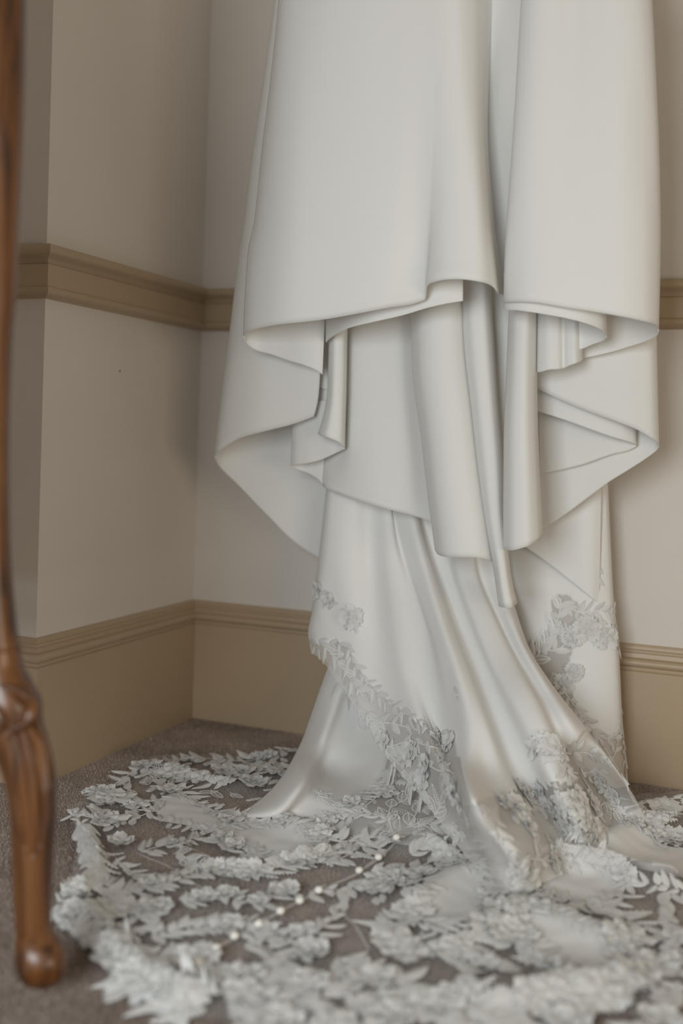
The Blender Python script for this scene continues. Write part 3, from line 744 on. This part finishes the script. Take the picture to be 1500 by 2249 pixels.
# lace lower on the long folds
vine(BV_ALL, [(1160,1640),(1200,1640),(1240,1655),(1280,1650),(1310,1660)], 15, (.02,.03), LF, .9, .18, .1, 8)
vine(BV_ALL, [(1215,1655),(1240,1690),(1275,1700),(1310,1690),(1340,1710)], 17, (.02,.03), LF, .8, .1, .2, 5)
vine(BV_ALL, [(1250,1700),(1262,1730),(1285,1745)], 16, (.018,.024), ('leaf',), .8, 0, .3)
vine(BV_ALL, [(1310,1780),(1325,1765),(1345,1780),(1375,1790),(1400,1800)], 16, (.024,.032), ('open','leaf'), .8, 0, .1)
flower(BV_ALL, 1320, 1715, .028, 6); flower(BV_ALL, 1350, 1745, .02)
vine(BV_ALL, [(1145,1735),(1175,1760),(1200,1780),(1235,1790),(1270,1800)], 15, (.024,.034), ('open','feather','leaf'), .9, .22, .05, 10)
vine(BV_ALL, [(1190,1740),(1215,1770),(1230,1800),(1262,1830),(1290,1880)], 16, (.024,.034), ('open','open','feather'), .9, .22, .05, 10)
vine(BV_ALL, [(1215,1900),(1240,1850),(1280,1840),(1310,1860),(1312,1895)], 18, (.026,.034), ('open',), .8, .1, .05)
vine(BV_ALL, [(1255,1760),(1290,1790),(1320,1820),(1335,1845)], 17, (.022,.03), LA, .8, .12, .1, 6)
vine(BV_ALL, [(1060,1775),(1090,1800),(1100,1850),(1125,1890),(1150,1930)], 22, (.022,.03), ('leaf',), .8, .2, .1, 8)
vine(BV_ALL, [(1110,1765),(1135,1790),(1165,1830),(1190,1870)], 22, (.022,.03), ('leaf',), .8, .2, .1, 8)
vine(BV_ALL, [(1150,1885),(1200,1890),(1250,1905)], 15, (.018,.026), LF, .8, .1, .1, 6)

# ---- lace over the floor
HOLES = [[(470,1925),(560,1922),(690,1900),(775,1900),(760,1935),(700,1945),(600,1950),(520,1962),(430,1960),(440,1935)],
         [(650,1990),(780,1962),(822,1985),(828,2090),(780,2098),(740,2060),(700,2010)],
         [(600,2000),(660,1985),(740,1990),(690,2032),(620,2045),(575,2030)],
         [(372,1890),(420,1868),(440,1890),(410,1930),(365,1925)],
         [(255,1880),(300,1900),(350,1945),(300,1950),(250,1930),(235,1905)],
         [(265,1828),(330,1830),(355,1855),(310,1872),(282,1860)],
         [(875,2125),(960,2118),(1040,2140),(1050,2162),(960,2165),(890,2148)],
         [(1030,2118),(1120,2112),(1225,2125),(1215,2150),(1110,2158),(1045,2140)],
         [(1388,1945),(1430,1960),(1455,2010),(1450,2065),(1420,2068),(1405,2010)],
         [(700,1790),(760,1800),(765,1830),(720,1830)],
         [(862,1805),(905,1760),(912,1800),(895,1850),(868,1845)],
         [(870,2180),(960,2170),(980,2185),(900,2200)], [(430,1720),(470,1705),(480,1735),(440,1745)],
         [(395,2065),(470,2052),(500,2060),(430,2092),(390,2090)], [(660,2130),(760,2110),(800,2130),(720,2160),(660,2160)],
         [(1085,1985),(1105,1960),(1110,2000),(1090,2010)], [(1340,2000),(1375,1985),(1380,2030),(1350,2035)],
         [(330,1870),(380,1900),(360,1905),(325,1890)]]
FB = BV_F
# outer border, walked clockwise from the back left
vine(FB, [(650,1648),(590,1662),(540,1674),(460,1668),(400,1670),(345,1674),(300,1694),(250,1725)], 15, (.026,.036), LF, .8, .12, .08, 7)
vine(FB, [(640,1690),(580,1685),(520,1700),(470,1720),(430,1700),(380,1705),(330,1720)], 18, (.024,.034), LA, .8, .2, .1, 8)
for x, y, r in ((245,1752,.042),(497,1692,.034),(235,1800,.034),(570,1690,.03),(400,1700,.028),(268,1855,.024),(300,1770,.026),(390,1690,.024),(560,1720,.024),(610,1700,.024)): flower(FB, x, y, r, 6)
vine(FB, [(350,1760),(320,1790),(280,1800),(240,1812),(190,1795),(150,1785)], 12, (.022,.032), LF, .8, .1, .05, 6)
vine(FB, [(400,1745),(440,1765),(480,1790),(520,1805)], 14, (.024,.03), ('feather','leaf'), .8, .1, .05, 6)
for k in range(3):
    vine(FB, [(172+12*k,1812),(180+14*k,1850),(192+14*k,1890),(205+8*k,1915),(185,1940)], 10, (.026,.036), ('feather','leaf'), .6, 0, 0, 4)
vine(FB, [(255,1890),(285,1915),(325,1938),(350,1955)], 9, (.016,.024), ('leaf',), .9, 0, 0, 2)
vine(FB, [(160,1965),(200,1945),(240,1955),(300,1952),(360,1940),(400,1925),(425,1912)], 11, (.022,.032), LF, .8, .06, .06, 6)
vine(FB, [(310,1872),(350,1862),(400,1850),(450,1835),(500,1815),(560,1806)], 13, (.024,.032), LF, .8, .08, .05, 7)
vine(FB, [(470,1838),(520,1860),(570,1885),(640,1895),(700,1880),(760,1860)], 13, (.024,.034), LA, .8, .12, .08, 9)
vine(FB, [(392,1876),(425,1895),(455,1912),(510,1914),(567,1918),(620,1905),(660,1893),(707,1878)], 12, (.024,.034), LA, .8, .14, .08, 6)
vine(FB, [(640,1800),(700,1835),(760,1850),(830,1840),(880,1850)], 13, (.024,.034), LA, .8, .1, .1, 9)
vine(FB, [(690,1870),(730,1890),(765,1880),(790,1860),(850,1870)], 14, (.026,.036), LF, .9, .06, .05, 5)
vine(FB, [(405,1985),(450,1975),(497,1968),(540,1985),(580,1980),(620,1960),(665,1970)], 14, (.022,.032), ('leaf','leaf','feather'), .8, .08, .2, 5)
vine(FB, [(333,2054),(400,2040),(464,2031),(520,2040),(567,2042),(613,2060),(660,2058),(707,2040),(744,1996)], 14, (.024,.034), ('leaf','leaf','feather'), .8, .1, .15, 6)
vine(FB, [(680,1965),(720,1955),(760,1965),(750,2000)], 14, (.024,.03), ('leaf','feather'), .8, .15, .1, 6)
vine(FB, [(543,2073),(590,2085),(613,2108),(660,2095),(707,2100)], 15, (.024,.032), ('leaf',), .8, .15, .2, 5)
vine(FB, [(520,2150),(570,2135),(610,2120),(640,2150),(700,2175)], 14, (.024,.034), LF, .8, .15, .1, 6)
for k in range(4):
    vine(FB, [(135+27*k,2005+6*k),(175+26*k,2030+10*k),(220+24*k,2066+14*k),(270+20*k,2115+12*k),(330+24*k,2160+8*k)], 13, (.024,.036), LF, .8, .12, .05, 9)
vine(FB, [(330,2000),(300,2010),(270,2040),(300,2060)], 13, (.022,.03), LF, .8, .1, .1, 6)
for x, y, r in ((250,2000,.036),(200,2000,.032),(330,2130,.036),(430,2110,.032),(300,2150,.034),(390,2170,.036),(470,2150,.032),(540,2190,.034),(620,1835,.0),(900,2010,.03),(870,2070,.034),(1000,2090,.03),
                (1075,2030,.03),(1120,2060,.032),(1150,1990,.026),(1085,1995,.026),(1380,2060,.032),(1450,2120,.034),(1180,2190,.034),(960,2220,.034),(1320,2180,.03),(930,1925,.028),(1400,2140,.03),(820,1960,.024),(845,1930,.026)):
    if r > 0: flower(FB, x, y, r, 6)
# sprays around the middle crepe patch
vine(FB, [(765,1945),(800,1950),(840,1940),(880,1945),(910,1975),(900,2010),(870,2030),(830,2040)], 12, (.024,.034), LF, .9, .1, .08, 9)
vine(FB, [(830,1905),(860,1920),(900,1915),(935,1900),(980,1880),(1010,1885)], 12, (.022,.032), LA, .9, .12, .08, 8)
vine(FB, [(905,1880),(920,1860),(950,1855),(975,1875),(985,1895)], 10, (.022,.03), LF, .8, .1, .05, 4)
vine(FB, [(1000,1890),(1040,1890),(1075,1900)], 14, (.016,.024), ('leaf',), .8, .05, .1, 5)
vine(FB, [(840,2060),(880,2080),(930,2075),(990,2085),(1040,2070),(1075,2040),(1085,1990),(1080,1955)], 12, (.024,.034), LF, .9, .14, .08, 10)
vine(FB, [(1090,1965),(1130,1985),(1140,2030),(1150,2080),(1190,2115),(1250,2135)], 12, (.024,.034), LF, .9, .12, .08, 9)
vine(FB, [(1130,1960),(1190,1975),(1250,1990),(1310,1995),(1340,1975),(1370,1960)], 13, (.026,.036), LF, .9, .06, .05, 8)
vine(FB, [(1310,1990),(1350,2010),(1395,2030),(1420,2050)], 12, (.03,.04), ('feather',), .8, 0, 0, 4)
vine(FB, [(1340,2070),(1370,2090),(1380,2130),(1360,2170),(1320,2190)], 12, (.024,.034), LF, .9, .16, .08, 9)
vine(FB, [(1470,1960),(1460,2010),(1480,2060),(1500,2100)], 12, (.028,.038), ('feather','leaf'), .8, .1, .0, 6)
vine(FB, [(1400,1770),(1440,1760),(1500,1755),(1560,1765)], 14, (.022,.03), LF, .9, .1, .1, 5)
vine(FB, [(1400,1790),(1440,1800),(1480,1780),(1520,1790)], 15, (.024,.032), LF, .9, .14, .1, 6)
vine(FB, [(1440,1840),(1470,1850),(1500,1835)], 14, (.02,.028), ('leaf','open'), .8, .2, .1, 6)
flower(FB, 1455, 1775, .03); flower(FB, 1500, 1850, .03); flower(FB, 1465, 1835, .02)
# dense front edge
G_hole = HOLES
def fill(poly, n, L, kinds, pf=.12, mind=9, FB=BV_F):
    xs_ = [p[0] for p in poly]; ys_ = [p[1] for p in poly]; done = []; tries = 0
    while len(done) < n and tries < n*30:
        tries += 1
        x, y = random.uniform(min(xs_), max(xs_)), random.uniform(min(ys_), max(ys_))
        if not in_poly(x, y, poly) or any(in_poly(x, y, h) for h in HOLES + F_crepe): continue
        if any((x-a)**2 + ((y-b_)*2)**2 < mind*mind for a, b_ in done[-80:]): continue
        done.append((x, y))
        a = math.pi*2*mnoise.noise((x*.008, y*.016, 5.5)) + random.uniform(-.7, .7)
        if random.random() < pf: flower(FB, x, y, random.uniform(.02, .03))
        else: leaf(FB, x, y, a, random.uniform(*L), kind=random.choice(kinds))
HOLES += [[(310,2100),(345,2090),(360,2115),(325,2125)],[(420,2185),(500,2178),(520,2195),(450,2205)],[(600,2200),(690,2190),(700,2212),(620,2222)],[(545,2115),(600,2120),(590,2140),(550,2140)],
          [(760,2215),(850,2212),(860,2232),(780,2238)],[(1090,2195),(1180,2185),(1200,2205),(1110,2215)],[(1010,2205),(1060,2200),(1065,2222),(1015,2228)],[(1240,2085),(1285,2090),(1280,2115),(1245,2110)],
          [(1420,2110),(1460,2105),(1465,2140),(1425,2145)],[(960,2085),(1010,2095),(1000,2110),(960,2105)],[(1130,2080),(1170,2100),(1150,2112),(1120,2100)],[(250,2035),(290,2030),(300,2050),(260,2056)],
          [(1290,2205),(1345,2190),(1395,2225),(1400,2260),(1285,2260)]]
fill([(180,2060),(260,2090),(500,2110),(640,2120),(860,2100),(860,2200),(900,2260),(520,2262),(400,2225),(290,2180)], 95, (.036,.056), LF, .07, 20)
fill([(800,2050),(1100,2080),(1380,2080),(1500,2080),(1500,2260),(1390,2260),(1340,2210),(1290,2225),(1280,2260),(800,2260)], 130, (.036,.056), LF, .07, 20)
fill([(820,1900),(940,1890),(930,2050),(830,2060)], 30, (.026,.038), LF, .06, 14)
fill([(480,2190),(1280,2200),(1270,2300),(560,2290)], 75, (.04,.06), ('leaf','feather'), .08, 22)
fill([(120,1990),(230,1960),(430,1990),(330,2060),(210,2080)], 32, (.03,.042), LF, .08, 15)
fill([(1080,1950),(1150,1960),(1160,2080),(1080,2060)], 22, (.026,.036), LF, .08, 14)
fill([(200,1745),(340,1675),(470,1675),(640,1660),(640,1720),(520,1770),(420,1745),(330,1790),(210,1800)], 60, (.032,.044), LA, .12, 15)
fill([(1050,1778),(1140,1738),(1200,1810),(1245,1895),(1150,1945),(1090,1870)], 20, (.028,.040), LF, .12, 12, BV_ALL)
fill([(1200,1700),(1300,1690),(1400,1800),(1330,1860),(1240,1800)], 26, (.022,.034), LA, .12, 12, BV_ALL)
# faint embroidery lying on the crepe
vine(BV_S, [(700,1300),(725,1325),(760,1345),(800,1380)], 20, (.016,.024), LF, .8, .15, .1, 5)
leaf(BV_S, 998, 1508, 1.2, .02); leaf(BV_S, 1004, 1530, .9, .018)
vine(BV_T, [(1300,1190),(1310,1240),(1308,1290)], 18, (.014,.02), ('leaf',), .6)
leaf(BV_T, 1346, 1342, -.5, .02)
for pg in F_crepe[:4] + F_crepe[5:]:
    vine(FB, pg + [pg[0]], 17, (.016,.024), LF, .9, .03, .05, 3, draw_stem=False)

def emit():
    cap = 290
    for kind, lst in pieces.items():
        # those that show largest first: nearest, i.e. lowest in the picture, but keep the sharp middle too
        def size(it):
            p = [to_px(v) for v in it[0]]
            xs_, ys_ = [a for a, _ in p], [b_ for _, b_ in p]
            if max(xs_) < 0 or min(xs_) > W or min(ys_) > H: return -1
            return (max(xs_)-min(xs_))*(max(ys_)-min(ys_))
        lst = sorted(lst, key=size, reverse=True)
        for vs, fs, uv, _ in lst[:cap]:
            mesh_obj(kind, vs, fs, M_LACE, train, True, uv)
        rest = lst[cap:]
        if rest:
            V, F, U = [], [], []
            for vs, fs, uv, _ in rest:
                n = len(V); V += vs; U += uv; F += [tuple(n+i for i in f) for f in fs]
            o = mesh_obj(kind.replace('lace', 'lace_small') , V, F, M_LACE, train, True, U); o['kind'] = 'stuff'
    print('LACE', {k: len(v) for k, v in pieces.items()})
emit()

# covered buttons down the middle of the train
bme = None
for i, (x, y) in enumerate([(870,1852),(831,1880),(789,1907),(700,1950),(658,1975),(616,1999),(568,2025),(515,2049),(475,2081),(434,2110)]):
    p = Pz(x, y, .016); h = Hf(p[0], p[1])
    if bme is None:
        bm = bmesh.new(); bmesh.ops.create_uvsphere(bm, u_segments=16, v_segments=10, radius=.0058)
        for v in bm.verts: v.co.z *= .85
        for f in bm.faces: f.smooth = True
        bme = bpy.data.meshes.new('button'); bm.to_mesh(bme); bm.free(); bme.materials.append(M_PEARL)
    o = bpy.data.objects.new('button', bme); COL.objects.link(o); o.parent = dress; o.location = (p[0], p[1], h+.006)
    if i == 0: pass
# seams in the tulle
def seam(pl, hw=.0016):
    vs, fs = [], []
    q = crm(pl, 24); pr = [np.array([*Pz(x, y, .01)[:2]]) for x, y in q]
    for i, p in enumerate(pr):
        d = pr[min(i+1, 23)]-pr[max(i-1, 0)]; n = np.array([-d[1], d[0]])/np.linalg.norm(d)
        for s in (-1, 1):
            a = p+n*hw*s; vs.append((a[0], a[1], Hf(*a)+.0008))
    fs = [(2*i, 2*i+1, 2*i+3, 2*i+2) for i in range(23)]
    return mesh_obj('tulle_seam', vs, fs, M_TULLE2, dress)
seam([(870,1855),(790,1912),(700,1955),(610,2005),(520,2052),(430,2112)], .003)
seam([(415,1935),(455,1955),(500,1985)]); seam([(735,1985),(775,2025),(810,2080)]); seam([(300,1870),(360,1895),(420,1925)])

# ---------------------------------------------------------------- carved wooden stand at the left edge
DEP = 1.19
stand = bpy.data.objects.new('standing_mirror', None); COL.objects.link(stand)
tag(stand, 'standing mirror on a carved brown wooden post and cabriole leg, left of the train', 'mirror')
foot_c = Pd(90, 2150, DEP)
def tube_sil(name, rows, parent, ratio=.95, n=28, cap=True, bulge=None):
    """rows: (y, left px, right px, depth offset)"""
    ys_ = np.array([r[0] for r in rows], float)
    d = crm(np.array([(r[1], r[0], r[2], r[3]*1000) for r in rows], float), max(24, int((ys_[-1]-ys_[0])/9)))
    vs, fs = [], []
    for l, y, r, dd in d:
        cx = (l+r)/2; hw = (r-l)/2; dep = DEP + dd/1000; c = Pd(cx, y, dep); rad = hw/FPX*dep
        for k in range(n):
            a = 2*math.pi*k/n; rr = rad
            e = 1.0 if bulge is None else bulge(a, y)
            vs.append(c + RGT*math.cos(a)*rr*e - FWD*math.sin(a)*rr*ratio*e)
    m_ = len(d)
    for i in range(m_-1):
        for k in range(n):
            fs.append((i*n+k, i*n+(k+1) % n, (i+1)*n+(k+1) % n, (i+1)*n+k))
    if cap:
        fs.append(tuple(range(n))); fs.append(tuple((m_-1)*n+k for k in reversed(range(n))))
    return mesh_obj(name, vs, fs, M_WOOD, parent)
# post
tube_sil('post', [(-200,-52,57,0),(0,-50,55,0),(150,-50,54,0),(300,-52,50,0),(420,-56,45,0),(500,-60,41,0),(638,-64,36,0),(751,-70,26,0),(940,-74,20,0),(1091,-74,20,0),(1242,-70,25,0),(1355,-64,34,0),(1431,-58,44,0),(1470,-54,50,0)], stand)
post2 = tube_sil('post_fillet', [(-200,-30,18,-.018),(0,-28,17,-.018),(150,-28,15,-.018),(240,-30,10,-.018),(300,-34,4,-.018)], stand)
# leg
leg = tube_sil('leg', [(1420,-60,44,0),(1463,-58,50,0),(1501,-54,72,0),(1539,-48,90,0),(1584,-40,93,0),(1615,-30,102,0),(1671,-4,116,0),(1728,14,122,0),(1785,22,124,0),(1860,26,119,0),(1955,29,113,0),(2030,33,112,0),(2080,37,112,0)], stand)
def lobes(a, y): return 1 + .05*math.cos(3*(a-.4))
foot = tube_sil('foot', [(2030,46,104,0),(2050,37,120,-.004),(2075,35,136,-.008),(2100,36,144,-.010),(2120,38,145,-.010),(2140,46,140,-.008),(2156,58,130,-.004),(2164,80,112,0)], leg, 1.0, 28, True, lobes)
def ridge(name, pl, r0, parent, depth_off=-.03):
    q = crm(np.array(pl, float), 26); vs, fs = [], []; n = 10
    for i, (x, y, rr) in enumerate(q):
        c = Pd(x, y, DEP) - FWD*0; s = max(.15, rr)
        # sit on the leg surface
        hw = 47/FPX*DEP; cx = 70
        xoff = (x-np.interp(y, [1540,1615,1728,1860,2030], [24,36,68,72,72]))/FPX*DEP
        hw = np.interp(y, [1540,1615,1728,1860,2030], [69,66,54,46,40])/FPX*DEP
        z_front = math.sqrt(max(.0001, hw*hw-min(xoff*xoff, hw*hw*.96)))*.95
        c = Pd(x, y, DEP) - FWD*z_front
        for k in range(n):
            a = 2*math.pi*k/n
            vs.append(c + RGT*math.cos(a)*r0*s - FWD*math.sin(a)*r0*s*.9)
    for i in range(len(q)-1):
        for k in range(n): fs.append((i*n+k, i*n+(k+1) % n, (i+1)*n+(k+1) % n, (i+1)*n+k))
    fs.append(tuple(range(n))); fs.append(tuple((len(q)-1)*n+k for k in reversed(range(n))))
    return mesh_obj(name, vs, fs, M_WOOD, parent)
# carved acanthus leaf: midrib and lobes
for pl in ([(62,1585,.6),(78,1660,1),(88,1740,1),(92,1810,.9),(88,1868,.5)],
           [(48,1590,.5),(60,1660,1),(70,1740,1.1),(78,1820,.9),(84,1870,.5)],
           [(76,1582,.5),(98,1640,1),(108,1710,1),(108,1790,.9),(98,1850,.5)],
           [(38,1600,.4),(44,1660,.9),(50,1720,1),(58,1790,.9),(70,1850,.4)],
           [(88,1585,.4),(108,1650,.8),(116,1720,.8),(115,1780,.5)]):
    ridge('carved_leaf_lobe', pl, .0066, leg)
# scroll on the knee
for pl in ([(20,1490,.6),(48,1500,1),(74,1530,1.2),(78,1560,1),(60,1580,.8),(34,1588,.6),(12,1580,.4)], [(6,1530,.5),(20,1560,1),(18,1590,.9),(8,1600,.4)]):
    ridge('knee_scroll', pl, .0085, leg)

# the tilted mirror this stand carries, left of the frame
def wbox(name, lo, hi, parent, mat=M_WOOD):
    o = box(name, lo, hi, mat); o.parent = parent
    md = o.modifiers.new('bevel', 'BEVEL'); md.width = .006; md.segments = 2; return o
fr = wbox('mirror_frame', (-1.52, 1.02, .36), (-1.46, 1.06, 1.80), stand)
wbox('frame_rail', (-1.46, 1.02, .36), (-.90, 1.06, .43), fr); wbox('frame_rail', (-1.46, 1.02, 1.73), (-.90, 1.06, 1.80), fr)
wbox('frame_stile', (-.90, 1.02, .36), (-.875, 1.06, 1.80), fr)
wbox('mirror_glass', (-1.465, 1.03, .425), (-.895, 1.05, 1.735), stand, M_GLASS)
wbox('far_post', (-1.60, 1.015, .0), (-1.545, 1.065, 1.5), stand)
wbox('stretcher', (-1.56, 1.025, .30), (-.86, 1.055, .34), stand)

# ---------------------------------------------------------------- carpet pile (short fibres, one object)
def pile(n):
    V = np.zeros((n, 3, 3)); k = 0
    # only where the carpet shows, denser close to the lens
    px = rng.uniform(-40, 1540, n*2); py = 1560 + 760*rng.random(n*2)**1.0
    P = []
    for x, y in zip(px, py):
        p = Pz(x, y, 0)
        if p[1] > YB-.02 or (p[0] < XL+.02 and p[1] > YN-.02): continue
        P.append(p)
        if len(P) >= n: break
    P = np.array(P); n = len(P)
    a = rng.uniform(0, 2*np.pi, n); w = rng.uniform(.0007, .0013, n); h = rng.uniform(.002, .0046, n)
    lean = rng.normal(0, .0018, (n, 2))
    dx, dy = np.cos(a)*w, np.sin(a)*w
    A_ = np.stack([P[:, 0]-dx, P[:, 1]-dy, P[:, 2]-.0005], 1); B_ = np.stack([P[:, 0]+dx, P[:, 1]+dy, P[:, 2]-.0005], 1)
    C_ = np.stack([P[:, 0]+lean[:, 0], P[:, 1]+lean[:, 1], P[:, 2]+h], 1)
    vs = np.stack([A_, B_, C_], 1).reshape(-1, 3)
    me = bpy.data.meshes.new('carpet_pile'); me.vertices.add(3*n); me.vertices.foreach_set('co', vs.ravel())
    me.loops.add(3*n); me.loops.foreach_set('vertex_index', np.arange(3*n, dtype=np.int32))
    me.polygons.add(n); me.polygons.foreach_set('loop_start', np.arange(0, 3*n, 3, dtype=np.int32)); me.polygons.foreach_set('loop_total', np.full(n, 3, dtype=np.int32))
    me.update(); me.validate(); me.materials.append(M_CARPET)
    o = bpy.data.objects.new('carpet_pile', me); COL.objects.link(o); o.parent = fl; o['kind'] = 'stuff'
pile(140000)
